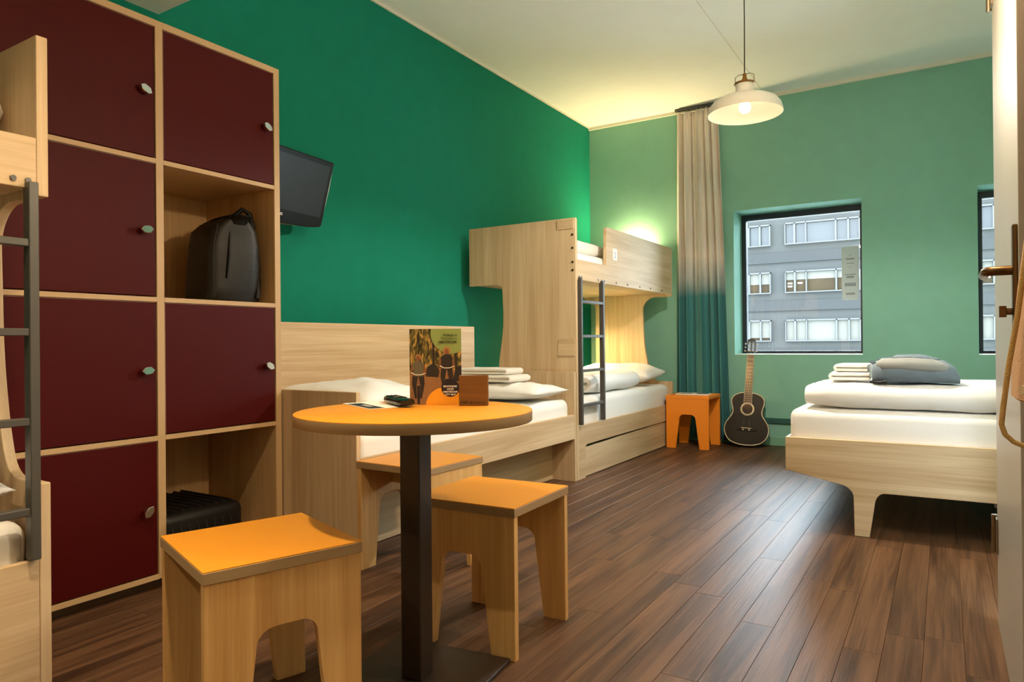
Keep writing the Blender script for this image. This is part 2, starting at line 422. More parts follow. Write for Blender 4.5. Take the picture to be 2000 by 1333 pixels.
# ------------------------------------------------------------------ bunk beds
def bunk(label, Y, sgn, XF, end0, group=None):
    """XF: x of the front face; Y: outer face of the end by the ladder; sgn: direction the bed runs along y"""
    dep = .874; x0 = XF - dep; L = 1.957
    root = thing('bunk_bed', label, 'bunk bed', (x0, Y, 0))
    yy = lambda s_: s_ * sgn
    F = dep
    wideA = rounded([(0, 1.774, .004), (F, 1.774, .004), (F, 0, 0), (.30, 0, 0), (.242, .74, .2), (.30, 1.05, .3), (.285, 1.335, .02), (.25, 1.351, .015), (0, 1.351, 0)], .0, 6)
    cutB = rounded([(0, 1.774, 0), (F, 1.774, .004), (F, 1.341, .004), (F - .20, 1.341, .05), (F - .275, 1.27, .12), (F - .262, .90, .3), (F - .225, .70, .1), (F - .18, .570, .08), (F - .02, .568, .0), (F, .568, .004), (F, 0, 0), (.12, 0, 0), (.12, .58, .05), (.12, 1.3, .05), (0, 1.351, 0)], 0, 8)
    pan = {'A': wideA, 'B': cutB}
    a, b = (end0, 'B')
    MB().prism(pan[a], yy(0), yy(.028), 'Y').build('end_panel', 'ash_Z', root, bevel=.0015, seg=1)
    MB().prism(pan[b], yy(L - .028), yy(L), 'Y').build('end_panel', 'ash_Z', root, bevel=.0015, seg=1)
    # upper rail with a low entry beside the ladder
    up = rounded([(yy(.029), 1.357, 0), (yy(.029), 1.495, 0), (yy(.505), 1.495, .03), (yy(.512), 1.781, .03), (yy(L - .029), 1.781, .01), (yy(L - .029), 1.357, 0)], 0, 6)
    ur = MB().prism(up, F - .026, F, 'X').build('upper_rail', 'ash_Y', root, bevel=.0015, seg=1)
    MB().box(.03, F - .027, min(yy(.03), yy(L - .03)), max(yy(.03), yy(L - .03)), 1.365, 1.385).build('upper_base', 'ash_Y', root)
    MB().box(.005, .029, min(yy(.03), yy(L - .03)), max(yy(.03), yy(L - .03)), 1.36, 1.66).build('wall_rail', 'ash_Y', root)
    # lower rail with a leg at the ladder end and a drawer below
    lo = rounded([(yy(.029), 0, 0), (yy(.029), .366, 0), (yy(L - .029), .366, 0), (yy(L - .029), 0, 0), (yy(L - .06), 0, 0), (yy(L - .06), .228, 0), (yy(.13), .228, .03), (yy(.13), .0, 0)], 0, 5)
    MB().prism(lo, F - .024, F, 'X').build('lower_rail', 'ash_Y', root, bevel=.0015, seg=1)
    dw = rounded([(yy(.132), .006, 0), (yy(.132), .205, .02), (yy(L - .062), .224, 0), (yy(L - .062), .006, 0)], 0, 4)
    MB().prism(dw, F - .03, F - .012, 'X').build('drawer_front', 'ash_Y', root, bevel=.001, seg=1)
    MB().box(.03, F - .03, min(yy(.03), yy(L - .03)), max(yy(.03), yy(L - .03)), .26, .28).build('lower_base', 'ash_Y', root)
    # ladder
    for sy in (.034, .392):
        ya, yb = sorted((yy(sy), yy(sy + .024)))
        MB().box(F - .010, F + .024, ya, yb, .372, 1.372).build('ladder_rail', 'ladder_grey', root, bevel=.002, seg=1)
    for z in (.501, .738, .974, 1.21):
        ya, yb = sorted((yy(.058), yy(.392)))
        MB().box(F - .006, F + .022, ya, yb, z - .010, z + .010).build('rung', 'ladder_grey', root, bevel=.002, seg=1)
    def bolt(s_, z):
        MB().tube([(F, yy(s_), z), (F + .004, yy(s_), z)], .0075, 10).build('bolt', 'black_plastic', ur)
    for s_ in (.05, .085, .36, .42, .47, .68, .90, 1.16, 1.40, 1.68): bolt(s_, 1.378)
    # small plates on the outer face of the ladder end
    for z0, z1 in (((1.70, 1.762), (.84, .96)) if a == 'A' else ((1.62, 1.73), (.42, .55))):
        pl = sorted((yy(0), yy(-.005)))
        MB().box(F - .135, F - .012, pl[0], pl[1], z0, z1).build('label_plate', 'ash_X', root, bevel=.001, seg=1)
    if a == 'A':
        for z in (1.66, 1.57, 1.475, 1.42):
            MB().tube([(F - .022, yy(0), z), (F - .022, yy(-.003), z)], .008, 10).build('bolt', 'bronze', root)
        MB().box(F, F + .003, yy(.62), yy(.70), 1.545, 1.635).build('number_plate', 'print_white', root, bevel=.002)
        mm = Matrix.Translation((F + .0032, yy(.66), 1.565)) @ Matrix.Rotation(math.pi / 2, 4, 'Z') @ Matrix.Rotation(math.pi / 2, 4, 'X')
        text('number_mark', '2', .06, 'bag_grey', root, mm, 'CENTER')
    return root, x0, F, L

def mattress(label, x0, x1, y0, y1, z0, z1, m='sheet_white', r=.05, group=None):
    b = MB(); rings = []; nx, ny = 14, 36
    hx, hy, hz = (x1 - x0) / 2, (y1 - y0) / 2, (z1 - z0) / 2
    b.box(-hx, hx, -hy, hy, 0, 2 * hz)
    o = b.build('mattress', m, None, smooth=True, bevel=r, seg=5)
    o.location = ((x0 + x1) / 2, (y0 + y1) / 2, z0)
    return tag(o, label, 'mattress', group)

def pillow(label, loc, w, d, h, rot=(0, 0, 0), m='sheet_white', seed=0, group=None):
    n = 26; vs_ = []; fs = []
    def top(u, v, sg):
        e = (1 - abs(u) ** 2.6) * (1 - abs(v) ** 2.6); e = max(e, 0) ** .55
        pin = 1 - .07 * (1 - abs(u)) * abs(v) ** 3 - .0
        pin2 = 1 - .09 * (1 - abs(v)) * abs(u) ** 3
        x = u * w / 2 * pin2; y = v * d / 2 * pin
        wr = noise.noise(Vector((u * 2.2 + seed * 5, v * 2.2, sg * 3))) * .12 * h * e + noise.noise(Vector((u * 6 + seed, v * 3, 7))) * .05 * h * e
        return (x, y, h * .5 + sg * (h * (.5 if sg > 0 else .42) * e) + wr * (sg > 0))
    for sg in (1, -1):
        o = len(vs_)
        for i in range(n + 1):
            for j in range(n + 1): vs_.append(top(-1 + 2 * i / n, -1 + 2 * j / n, sg))
        for i in range(n):
            for j in range(n):
                q = (o + i * (n + 1) + j, o + (i + 1) * (n + 1) + j, o + (i + 1) * (n + 1) + j + 1, o + i * (n + 1) + j + 1)
                fs.append(q if sg > 0 else q[::-1])
    b = MB(); b.add(vs_, fs)
    o = b.build('pillow', m, None, smooth=True, fix=False)
    bm = bmesh.new(); bm.from_mesh(o.data); bmesh.ops.remove_doubles(bm, verts=bm.verts, dist=.0006); bmesh.ops.recalc_face_normals(bm, faces=bm.faces); bm.to_mesh(o.data); bm.free()
    o.location = loc; o.rotation_euler = rot
    return tag(o, label, 'pillow', group)

def folded(name, label, cat, loc, w, d, t, layers, m, rz=0, seed=0, group=None):
    """a cloth folded back and forth: serpentine profile across w, extruded along d with soft ends"""
    cl = []; pitch = t * 1.02
    for k in range(layers):
        z = pitch * (k + .5); xs_ = [-w / 2 + t / 2 + (w - t) * i / 12 for i in range(13)]
        if k % 2: xs_ = xs_[::-1]
        for x in xs_: cl.append((x, z))
        if k < layers - 1:
            sx = 1 if k % 2 == 0 else -1
            for q in (.25, .5, .75):
                a = -math.pi / 2 + math.pi * q
                cl.append((sx * (w / 2 - t / 2 + math.cos(a) * t * .42), z + pitch / 2 + math.sin(a) * pitch / 2))
    rings = []; nd = 16; n = len(cl)
    b = MB()
    for j in range(nd + 1):
        v = -1 + 2 * j / nd; y = v * d / 2
        th = t * .5 * (1 - max(0, abs(v) - .9) * 5.5)
        ring_u = []; ring_l = []
        for i, (x, z) in enumerate(cl):
            p = Vector((cl[max(i - 1, 0)])); q = Vector((cl[min(i + 1, n - 1)])); tg = (q - p).normalized(); nr = Vector((-tg.y, tg.x))
            wv = noise.noise(Vector((x * 9 + seed, y * 9, z * 20))) * t * (.16 if cat == 'duvet' else .08)
            ring_u.append((x + nr.x * th, y + wv * .5, z + nr.y * th + wv)); ring_l.append((x - nr.x * th, y + wv * .5, z - nr.y * th + wv))
        rings.append(ring_u + ring_l[::-1])
    b.loft(rings)
    o = b.build(name, m, None, smooth=True)
    o.location = loc; o.rotation_euler = (0, 0, rz)
    return tag(o, label, cat, group)

XP, YP = .962, 4.207
rb, bx0, bF, bL = bunk('wooden bunk bed in the far corner with grey ladder beside the curtain', YP, 1, XP, 'A')
mattress('white mattress on the upper berth of the far corner bunk', bx0 + .035, XP - .032, YP + .035, YP + bL - .035, 1.386, 1.56)
mattress('white mattress on the lower berth of the far corner bunk', bx0 + .13, XP - .028, YP + .035, YP + bL - .035, .281, .545)
folded('duvet', 'white folded duvet on the lower berth of the far corner bunk', 'duvet', (bx0 + .46, YP + .86, .556), .66, .96, .065, 2, 'sheet_white', 0, 3)
pillow('white pillow glowing under the lamp on the lower berth of the corner bunk', (bx0 + .46, YP + 1.62, .548), .80, .50, .19, (.06, 0, .03), seed=2)
folded('duvet', 'pale folded duvet on the upper berth of the far corner bunk', 'duvet', (bx0 + .42, YP + .42, 1.571), .70, .66, .045, 2, 'duvet_cream', 0, 5)
rl = thing('reading_lamp', 'small warm reading lamp on the wall side of the lower corner berth', 'lamp', (bx0 + .03, 5.62, 1.12))
MB().box(.0, .035, -.09, .09, -.02, .02).build('lamp_body', 'trim_white', rl, bevel=.004)
MB().box(.004, .032, -.08, .08, -.0225, -.0203).build('lamp_tube', 'reading_glow', rl)
ru = thing('reading_lamp', 'small warm reading lamp above the upper berth of the corner bunk', 'lamp', (.50, YB, 1.80))
MB().box(-.13, .13, -.06, 0, -.02, .02).build('lamp_body', 'trim_white', ru, bevel=.004)
MB().box(-.12, .12, -.055, -.006, .0203, .0225).build('lamp_tube', 'upper_glow', ru)

nb, nx0, nF, nL = bunk('wooden bunk bed with grey ladder standing right beside the burgundy lockers', .945, -1, 1.0, 'B')
mattress('white mattress on the upper berth of the bunk beside the lockers', nx0 + .035, 1.0 - .032, .945 - nL + .035, .945 - .035, 1.386, 1.50)
mattress('white mattress on the lower berth of the bunk beside the lockers', nx0 + .13, 1.0 - .028, .945 - nL + .035, .945 - .035, .281, .47)
folded('duvet', 'cream folded duvet on the upper berth of the bunk beside the lockers', 'duvet', (.56, .692, 1.516), .38, .58, .08, 2, 'duvet_cream', math.pi / 2, 4)
pillow('cream pillow on the lower berth of the bunk beside the lockers', (.66, .67, .473), .60, .42, .16, (0, 0, 0), 'duvet_cream', 6)

# ------------------------------------------------------------------ single bed along the left wall
def single_bed():
    x0, x1 = .09, XP; y0, y1 = 2.14, 4.20
    root = thing('single_bed', 'wooden single bed with tall side board between the lockers and the corner bunk', 'bed', (x0, y0, 0))
    w, l = x1 - x0, y1 - y0
    MB().box(0, w, 0, .026, 0, .731).build('end_panel', 'ash_Z', root, bevel=.0015, seg=1)
    MB().box(0, w, l - .026, l, 0, .735).build('end_panel', 'ash_Z', root, bevel=.0015, seg=1)
    MB().box(w - .026, w, .027, l - .027, .285, .448).build('rail', 'ash_Y', root, bevel=.0015, seg=1)
    MB().box(.03, .062, .027, l - .027, .30, 1.053).build('side_board', 'ash_Y', root, bevel=.0015, seg=1)
    MB().box(.065, w - .028, .03, l - .03, .285, .31).build('base', 'ash_Y', root)
    MB().box(w - .19, w - .17, .03, l - .03, .004, .284).build('drawer_front', 'ash_Y', root)
    mattress('white mattress of the single bed along the green wall', x0 + .07, x1 - .03, y0 + .03, y1 - .03, .311, .555, r=.055)
    pillow('large white pillow against the locker end of the single bed', (.55, 2.53, .556), .74, .60, .20, (-.03, -.03, .03), seed=1)
    pillow('white pillow under folded towels at the far end of the single bed', (.60, 3.88, .556), .72, .46, .12, (0, 0, .03), seed=3)
single_bed()
folded('towel', 'larger folded white towel at the bottom of the stack on the single bed', 'towel', (.53, 3.84, .682), .42, .26, .022, 2, 'towel_white', 0, 1)
folded('towel', 'smaller folded white towel on top of the stack on the single bed', 'towel', (.50, 3.85, .728), .38, .22, .020, 2, 'towel_white', .04, 2)

# ------------------------------------------------------------------ bed by the windows
def guest_bed():
    X0, X1, Y0, Y1 = 2.385, 4.15, 3.676, 5.80
    root = thing('double_bed', 'wooden double bed with splayed board legs below the windows', 'bed', (X0, Y0, 0))
    l, w = X1 - X0, Y1 - Y0
    side = [(0, .452, 0), (0, .289, 0), (.275, .232, .05), (.305, .20, .05), (.308, 0, 0), (.372, 0, 0), (.398, .18, .03), (.42, .212, .05),
            (l - .42, .216, .05), (l - .398, .18, .03), (l - .372, 0, 0), (l - .308, 0, 0), (l - .305, .2, .05), (l - .275, .232, .05), (l, .289, 0), (l, .452, 0)]
    pl = rounded(side, 0, 5)
    MB().prism(pl, 0, .026, 'Y').build('foot_board', 'ash_X', root, bevel=.0015, seg=1)
    MB().prism(pl, w - .026, w, 'Y').build('head_board', 'ash_X', root, bevel=.0015, seg=1)
    MB().box(.0, .012, .027, w - .027, .285, .452).build('side_rail', 'ash_Y', root, bevel=.0015, seg=1)
    MB().box(l - .024, l, .027, w - .027, .285, .452).build('side_rail', 'ash_Y', root, bevel=.0015, seg=1)
    MB().box(.014, l - .025, .027, w - .027, .33, .35).build('base', 'ash_X', root)
    for xx in (.86, 1.1): MB().box(xx, xx + .04, .03, w - .03, .19, .329).build('cross_beam', 'plinth', root)
    mattress('cream mattress of the double bed below the windows', X0 + .014, X1 - .026, Y0 + .028, Y1 - .028, .351, .592, 'duvet_cream', .045)
guest_bed()
folded('duvet', 'long folded cream duvet across the foot of the double bed', 'duvet', (3.305, 4.07, .602), .66, 1.67, .056, 2, 'duvet_cream', -math.pi / 2, 9)
folded('duvet', 'thin white folded duvet at the window end of the double bed', 'duvet', (3.275, 4.98, .600), .90, 1.66, .033, 2, 'sheet_white', -math.pi / 2, 14)
folded('towel', 'wide folded cream towel lying flat on the long duvet', 'towel', (2.655, 4.02, .728), .19, .30, .020, 2, 'towel_white', math.pi + .05, 11)
folded('towel', 'folded cream towel on top of the wide towel beside the grey backpack', 'towel', (2.67, 4.02, .771), .16, .26, .019, 2, 'towel_white', math.pi - .03, 12)

# ------------------------------------------------------------------ stools and tables
ARCH = [(.107, 0), (.063, .25), (.063, .292)]
def stool(name, label, cat, loc, rz, w, d, mtop, medge, mpanel, group=None, h=.45, panel_axis='x', t=.022):
    """panels stand at +-x (local), the arch is cut along y"""
    root = thing(name, label, cat, (*loc, 0), rz, group)
    st = h - .028
    MB().box(-w / 2, w / 2, -d / 2, d / 2, st, h - .0025).build('seat', medge, root, bevel=.001, seg=1)
    MB().box(-w / 2 + .0008, w / 2 - .0008, -d / 2 + .0008, d / 2 - .0008, h - .0025, h).build('seat_top', mtop, root)
    hd = d / 2 - .003
    poly = rounded([(-hd, 0, 0), (-hd, st, 0), (hd, st, 0), (hd, 0, 0), (hd - .082, 0, 0), (.07, .275, .06), (.045, .295, .03), (-.045, .295, .03), (-.07, .275, .06), (-hd + .082, 0, 0)], 0, 6)
    for sx in (-1, 1):
        a, b = sorted((sx * (w / 2 - .003), sx * (w / 2 - .003 - t)))
        MB().prism(poly, a, b, 'X').build('leg_panel', mpanel, root, bevel=.001, seg=1)
    MB().box(-w / 2 + .003 + t, w / 2 - .003 - t, -.011, .011, st - .085, st).build('stretcher', mpanel, root)
    return root
stool('stool', 'square wooden stool with ochre seat standing right under the table edge by the lockers', 'stool', (1.601, 1.148), -.335, .379, .373, 'stool_top', 'edge_band', 'stool_wood', 'ochre stools around the round table')
stool('stool', 'square wooden stool with ochre seat on the window side of the round table', 'stool', (1.798, 1.905), .041 + math.pi / 2, .373, .379, 'stool_top', 'edge_band', 'stool_wood', 'ochre stools around the round table')
stool('stool', 'square wooden stool with ochre seat pushed against the single bed', 'stool', (1.185, 2.288), -.036, .379, .373, 'stool_top', 'edge_band', 'stool_wood', 'ochre stools around the round table')
stool('bedside_stool', 'bright orange stool used as bedside table between corner bunk and guitar', 'stool', (1.165, 6.11), math.pi / 2, .37, .38, 'orange_paint', 'orange_paint', 'orange_paint', h=.46)

TX, TY = 1.812, 1.503
rt = thing('round_table', 'round ochre table on a dark square steel column', 'table', (TX, TY, 0), .125)
MB().box(-.195, .195, -.195, .195, .002, .014).build('base_plate', 'table_metal', rt, bevel=.002, seg=1)
MB().box(-.032, .032, -.032, .032, .014, .70).build('column', 'table_metal', rt, bevel=.004, seg=2)
MB().lathe([(.0, .695), (.045, .695), (.062, .708), (.066, .7205), (.0, .7205)], 16).build('collar', 'table_metal', rt)
MB().lathe([(.0, .721), (.324, .721), (.3255, .7225), (.3255, .7475), (.0, .7475)], 96).build('table_edge', 'edge_band', rt, smooth=True)
MB().lathe([(.0, .7475), (.325, .7475), (.325, .7495), (.3242, .75), (.0, .75)], 96).build('table_top', 'stool_top', rt, smooth=True)

# ------------------------------------------------------------------ on the table
def leaflet():
    w, h = .156, .228
    ang = math.atan2(.527, .85)
    root = thing('leaflet', 'upright tourist leaflet with two cyclists in a forest on the round table', 'leaflet', (1.761, 1.661, .7505), ang)
    c = MB().box(-w / 2, w / 2, 0, .002, 0, h).build('card', 'paper', root)
    MB().box(-w / 2 + .03, w / 2 - .03, .002, .05, 0, .0015).build('foot', 'paper', root)
    pz = [0.0]
    def flat(name, poly, m, lay):
        y = -.0004 * lay
        P = [(max(-w / 2, min(w / 2, x)), max(0, min(h, z))) for x, z in poly]
        Q = [P[0]]
        for p in P[1:]:
            if math.dist(p, Q[-1]) > 1e-5: Q.append(p)
        if math.dist(Q[0], Q[-1]) < 1e-5: Q.pop()
        MB().prism(Q, y, y + .0003, 'Y').build(name, m, c)
    def circ(cx, cz, r, n=40): return [(cx + r * math.cos(2 * math.pi * k / n), cz + r * math.sin(2 * math.pi * k / n)) for k in range(n)]
    flat('printed_photo', [(-w / 2, 0), (w / 2, 0), (w / 2, h), (-w / 2, h)], 'print_forest', 1)
    flat('printed_path', [(-w / 2, 0), (w / 2, 0), (w / 2, .10), (.0, .112), (-w / 2, .095)], 'print_path', 2)
    for tx, tw in ((-.006, .008), (-.05, .005), (.062, .006)):
        flat('printed_trunk', [(tx - tw / 2, .105), (tx + tw / 2, .105), (tx + tw / 2 - .001, h), (tx - tw / 2 + .001, h)], 'print_dark', 2)
    flat('printed_disc', circ(.048, .215, .062, 56), 'print_green', 3)
    flat('printed_bush', [(-.03, .085), (.008, .082), (.012, .10), (.004, .118), (-.012, .122), (-.026, .112)], 'print_dark', 3)
    flat('printed_bush', [(.05, .07), (w / 2, .07), (w / 2, .118), (.062, .112)], 'print_dark', 3)
    for fx, s_, hair, shirt in ((-.052, 1.0, 'print_hair', 'print_shirt'), (.034, 1.05, 'print_hair', 'print_dark')):
        z0 = .002 if fx < 0 else .022
        flat('printed_wheel', [(fx - .003, z0), (fx + .004, z0), (fx + .005, z0 + .055), (fx - .004, z0 + .055)], 'print_dark', 4)
        for sx in (-1, 1):
            flat('printed_leg', [(fx + sx * .005, z0 + .018), (fx + sx * .010, z0 + .016), (fx + sx * .019, z0 + .062), (fx + sx * .017, z0 + .085), (fx + sx * .0005, z0 + .085), (fx + sx * .006, z0 + .055)], 'print_dark', 4)
            flat('printed_arm', [(fx + sx * .016, z0 + .122), (fx + sx * .021, z0 + .116), (fx + sx * .024, z0 + .098), (fx + sx * .020, z0 + .088), (fx + sx * .017, z0 + .092), (fx + sx * .018, z0 + .10)], 'print_skin', 4)
        flat('printed_bar', [(fx - .021, z0 + .096), (fx - .008, z0 + .089), (fx + .008, z0 + .089), (fx + .022, z0 + .094), (fx + .022, z0 + .092), (fx + .008, z0 + .087), (fx - .008, z0 + .087), (fx - .021, z0 + .093)], 'print_white', 6)
        flat('printed_body', [(fx - .013, z0 + .083), (fx + .013, z0 + .083), (fx + .015, z0 + .105), (fx + .018, z0 + .12), (fx + .007, z0 + .129), (fx - .007, z0 + .129), (fx - .018, z0 + .12), (fx - .015, z0 + .105)], shirt, 5)
        flat('printed_hair', circ(fx, z0 + .141, .0115 if fx > 0 else .009, 20), hair, 4)
        flat('printed_face', [(fx + .0062 * math.cos(a), z0 + .137 + .009 * math.sin(a)) for a in [2 * math.pi * k / 18 for k in range(18)]], 'print_skin', 5)
    flat('printed_dot', circ(.028, -.006, .058, 56), 'print_yellow', 5)
    flat('printed_badge', circ(.044, .05, .027, 44), 'print_navy', 6)
    def tx(body, x, z, s_, m, al, bold=False):
        text('printed_text', body, s_, m, c, Matrix.Translation((x, -.0031, z)) @ Matrix.Rotation(math.pi / 2, 4, 'X'), al, .0001, bold)
    tx('Welkom in', w / 2 - .012, .206, .0095, 'print_text', 'RIGHT', True)
    tx('Welcome to', w / 2 - .012, .1955, .0095, 'print_text', 'RIGHT')
    tx('AMSTERDAM.', w / 2 - .012, .185, .0095, 'print_text', 'RIGHT', True)
    for k, (b_, s_) in enumerate((('BEWONDER', .0075), ('ONZE', .0075), ('AMSTERDAM', .0075), ('CITY MAP', .0075))):
        tx(b_, .044, .052 - k * .0082, s_, 'print_white', 'CENTER', True)
leaflet()
bl = thing('wooden_block', 'small square engraved wooden block on the round table', 'block', (1.888, 1.677, .7505), math.atan2(.50, .866))
MB().box(-.043, .043, 0, .03, 0, .089).build('body', 'block_wood', bl, bevel=.002)
text('engraving', 'Refill up', .0105, 'block_ink', bl, Matrix.Translation((-.037, -.0003, .007)) @ Matrix.Rotation(math.pi / 2, 4, 'X'), 'LEFT', .0002, True)
text('engraving', 'Thuismenu', .0085, 'block_ink', bl, Matrix.Translation((-.002, -.0003, .007)) @ Matrix.Rotation(math.pi / 2, 4, 'X'), 'LEFT', .0002)
fy = thing('flyer', 'cream flyer with a navy band lying under the remote control', 'flyer', (1.612, 1.552, .7505), math.radians(-26))
MB().box(-.12, .11, -.055, .055, 0, .0012).build('sheet', 'paper', fy)
MB().box(-.085, .105, -.052, -.008, .0012, .0018).build('printed_band', 'paper_navy', fy)
MB().box(-.02, .05, -.034, -.02, .0018, .0021).build('printed_line', 'paper_grey', fy)
rc = thing('remote_control', 'glossy black remote control on the round table', 'remote control', (1.672, 1.592, .7537), math.radians(-32))
rings = []
for k in range(13):
    u = -1 + 2 * k / 12; hw = .026 * (1 - .25 * max(0, -u) ** 2) * (1 - max(0, abs(u) - .85) * 1.2); hh_ = .0105 * (1 - max(0, abs(u) - .8) * 2.2)
    rings.append([(u * .095, hw * (abs(math.cos(a)) ** .5) * math.copysign(1, math.cos(a)), .011 + hh_ * (abs(math.sin(a)) ** .6) * math.copysign(1, math.sin(a))) for a in [2 * math.pi * j / 20 for j in range(20)]])
MB().loft(rings).build('body', 'black_plastic', rc, smooth=True)
for i in range(6):
    for j in range(3): MB().box(-.07 + i * .019, -.059 + i * .019, -.017 + j * .0125, -.009 + j * .0125, .0212, .0232).build('button', 'plinth' if (i + j) % 4 == 0 else 'case_black', rc, bevel=.0008, seg=1)

mg = thing('magazine', 'open pale magazine lying on the orange stool', 'magazine', (1.17, 6.12, .4605), .12)
MB().box(-.14, 0, -.11, .10, 0, .006).build('page', 'paper', mg); MB().box(.001, .14, -.11, .10, 0, .005).build('page', 'paper', mg)
MB().box(-.12, -.02, -.06, .08, .006, .0065).build('printed_photo', 'paper_grey', mg); MB().box(.02, .12, -.02, .08, .005, .0055).build('printed_photo', 'bag_navy', mg)

# ------------------------------------------------------------------ television
tv = thing('television', 'black flat television on a wall arm beside the lockers', 'television', (.215, 2.425, 1.745), 0)
tv.rotation_euler = (0, math.radians(16), math.radians(6))
tw, th = .57, .375
body = rounded([(-tw / 2, th / 2, .01), (tw / 2, th / 2, .01), (tw / 2, -th / 2 + .02, .02), (.18, -th / 2 + .004, .05), (0, -th / 2, .05), (-.18, -th / 2 + .004, .05), (-tw / 2, -th / 2 + .02, .02)], 0, 5)
MB().prism(body, -.025, .018, 'X').build('housing', 'tv_black', tv, bevel=.006, seg=2)
MB().box(.0175, .0195, -tw / 2 + .028, tw / 2 - .028, -th / 2 + .07, th / 2 - .028).build('screen', 'tv_screen', tv)
MB().tube([(-.02, -tw / 2 + .03, -th / 2 + .012), (-.02, 0, -th / 2 - .006), (-.02, tw / 2 - .03, -th / 2 + .012)], .004, 8).build('lower_trim', 'steel', tv)
MB().tube([(.012, tw / 2 - .006, th / 2 - .012), (.016, tw / 2 - .003, .05), (.012, tw / 2 - .006, -th / 2 + .03)], .004, 8).build('bezel_highlight', 'chrome', tv, smooth=True)  # chrome line added to stand in for the highlight along the bezel
text('brand_mark', 'SAMSUNG', .018, 'print_white', tv, Matrix.Translation((.0182, -.055, -th / 2 + .04)) @ Matrix.Rotation(math.pi / 2, 4, 'Z') @ Matrix.Rotation(math.pi / 2, 4, 'X'), 'CENTER', .0003, True)
MB().tube([(-.02, 0, 0), (-.10, .03, 0), (-.195, .0, .01)], .018, 10).box(-.21, -.19, -.06, .06, -.07, .08).build('wall_arm', 'cord_dark', tv)

# ------------------------------------------------------------------ bags
def superring(c, ax, rx, ry, n=28, p=3.0, seed=0, amp=0.0):
    out = []
    for k in range(n):
        a = 2 * math.pi * k / n; ca, sa = math.cos(a), math.sin(a)
        x = rx * abs(ca) ** (2 / p) * math.copysign(1, ca); y = ry * abs(sa) ** (2 / p) * math.copysign(1, sa)
        q = Vector((c[0] + x, c[1] + y, c[2])) if ax == 'Z' else Vector((c[0], c[1] + x, c[2] + y))
        if amp:
            d = noise.noise(q * 9 + Vector((seed, 0, 0))) * amp + noise.noise(q * 22 + Vector((0, seed, 0))) * amp * .5
            dirn = (q - Vector(c)); dirn = dirn.normalized() if dirn.length > 1e-6 else dirn
            q = q + dirn * d
        out.append(q)
    return out
b1 = thing('backpack', 'black leather rolltop backpack in the open locker compartment', 'backpack', (.335, 1.955, 1.1235), math.radians(-6))
prof = [(0, .165, .115), (.012, .18, .128), (.06, .185, .131), (.15, .182, .128), (.25, .178, .122), (.31, .178, .108), (.345, .18, .075), (.365, .178, .045)]
MB().loft([superring((.01 * z * 3, .03 * z, z), 'Z', rx * .68, ry * 1.0, 40, 4.5, 3, .016 if 0 < z < .34 else .003) for z, rx, ry in prof]).build('body', 'bag_leather', b1, smooth=True)
MB().loft([superring((.02 + .02 * k, .012, .335 + .02 * math.sin(k * 1.2) + .012 * k), 'Z', .118 - .004 * k, .06 - .006 * k, 28, 3, 9, .010) for k in range(4)]).build('roll_top', 'bag_black', b1, smooth=True)
MB().tube([(.124, -.11, .03), (.130, -.112, .14), (.126, -.106, .25), (.11, -.08, .33)], .0022, 6).build('zip', 'case_black', b1)
MB().tube([(.05, .02, .375), (.07, .06, .415), (.08, .085, .40), (.09, .10, .33)], .012, 8).build('carry_handle', 'bag_black', b1, smooth=True)
MB().tube([(.03, .112, .31), (.07, .118, .20), (.10, .115, .09), (.112, .10, .016)], .013, 8).build('shoulder_strap', 'bag_black', b1, smooth=True)
MB().tube([(.12, -.03, .30), (.132, -.04, .20), (.13, -.05, .10)], .006, 6).build('side_strap', 'bag_black', b1)

sc_ = thing('suitcase', 'black ribbed hard suitcase lying in the bottom locker compartment', 'suitcase', (.255, 1.775, .0635), 0)
MB().box(-.22, .215, -.185, .185, .004, .20).build('shell', 'case_black', sc_, bevel=.035, seg=4, smooth=True)
for k in range(9): MB().tube([(-.19, -.15 + k * .0375, .2005), (.17, -.15 + k * .0375, .2005), (.205, -.15 + k * .0375, .18), (.216, -.15 + k * .0375, .12)], .006, 6).build('rib', 'case_black', sc_)
MB().tube([(.213, -.05, .10), (.225, -.05, .10), (.225, .05, .10), (.213, .05, .10)], .007, 8).build('handle', 'black_plastic', sc_)

b2 = thing('backpack', 'grey backpack lying flat on the duvet below the windows', 'backpack', (2.935, 3.90, .722), math.radians(4))
b2.scale = (.96, 1, .90)
P2 = [(-.185, .09, .035), (-.18, .12, .052), (-.15, .14, .062), (-.06, .15, .066), (.06, .152, .066), (.13, .148, .06), (.17, .14, .046), (.19, .12, .026)]
rg = []
for i, (x, ry, rz_) in enumerate(P2):
    rg.append([q for q in superring((x, 0, rz_ + .0), 'X', ry, rz_, 36, 3.0, 5, .010 if 0 < i < 7 else .003)])
rg = [[Vector((q.x, q.y, max(q.z, .0))) for q in r] for r in rg]
MB().loft(rg).build('body', 'bag_grey', b2, smooth=True)
P3 = [(-.165, .10, .014), (-.14, .135, .032), (-.02, .152, .040), (.08, .150, .038), (.135, .138, .030), (.172, .10, .012)]
MB().loft([superring((x, -.012, .100 - .022 * max(0, x - .05) / .1), 'X', ry, rz_, 36, 3.2, 8, .007) for x, ry, rz_ in P3]).build('top_panel', 'bag_grey_light', b2, smooth=True)
P4 = [(-.09, .05, .006), (-.07, .075, .014), (.03, .085, .017), (.09, .08, .012), (.11, .055, .005)]
MB().loft([superring((x, -.01, .136 - .010 * (x > .08)), 'X', ry, rz_, 28, 2.6, 4, .004) for x, ry, rz_ in P4]).build('front_pocket', 'bag_grey', b2, smooth=True)
MB().tube([(-.10, -.075, .132), (-.02, -.088, .138), (.06, -.085, .137), (.11, -.06, .126)], .0032, 6).build('zip', 'bag_navy', b2)
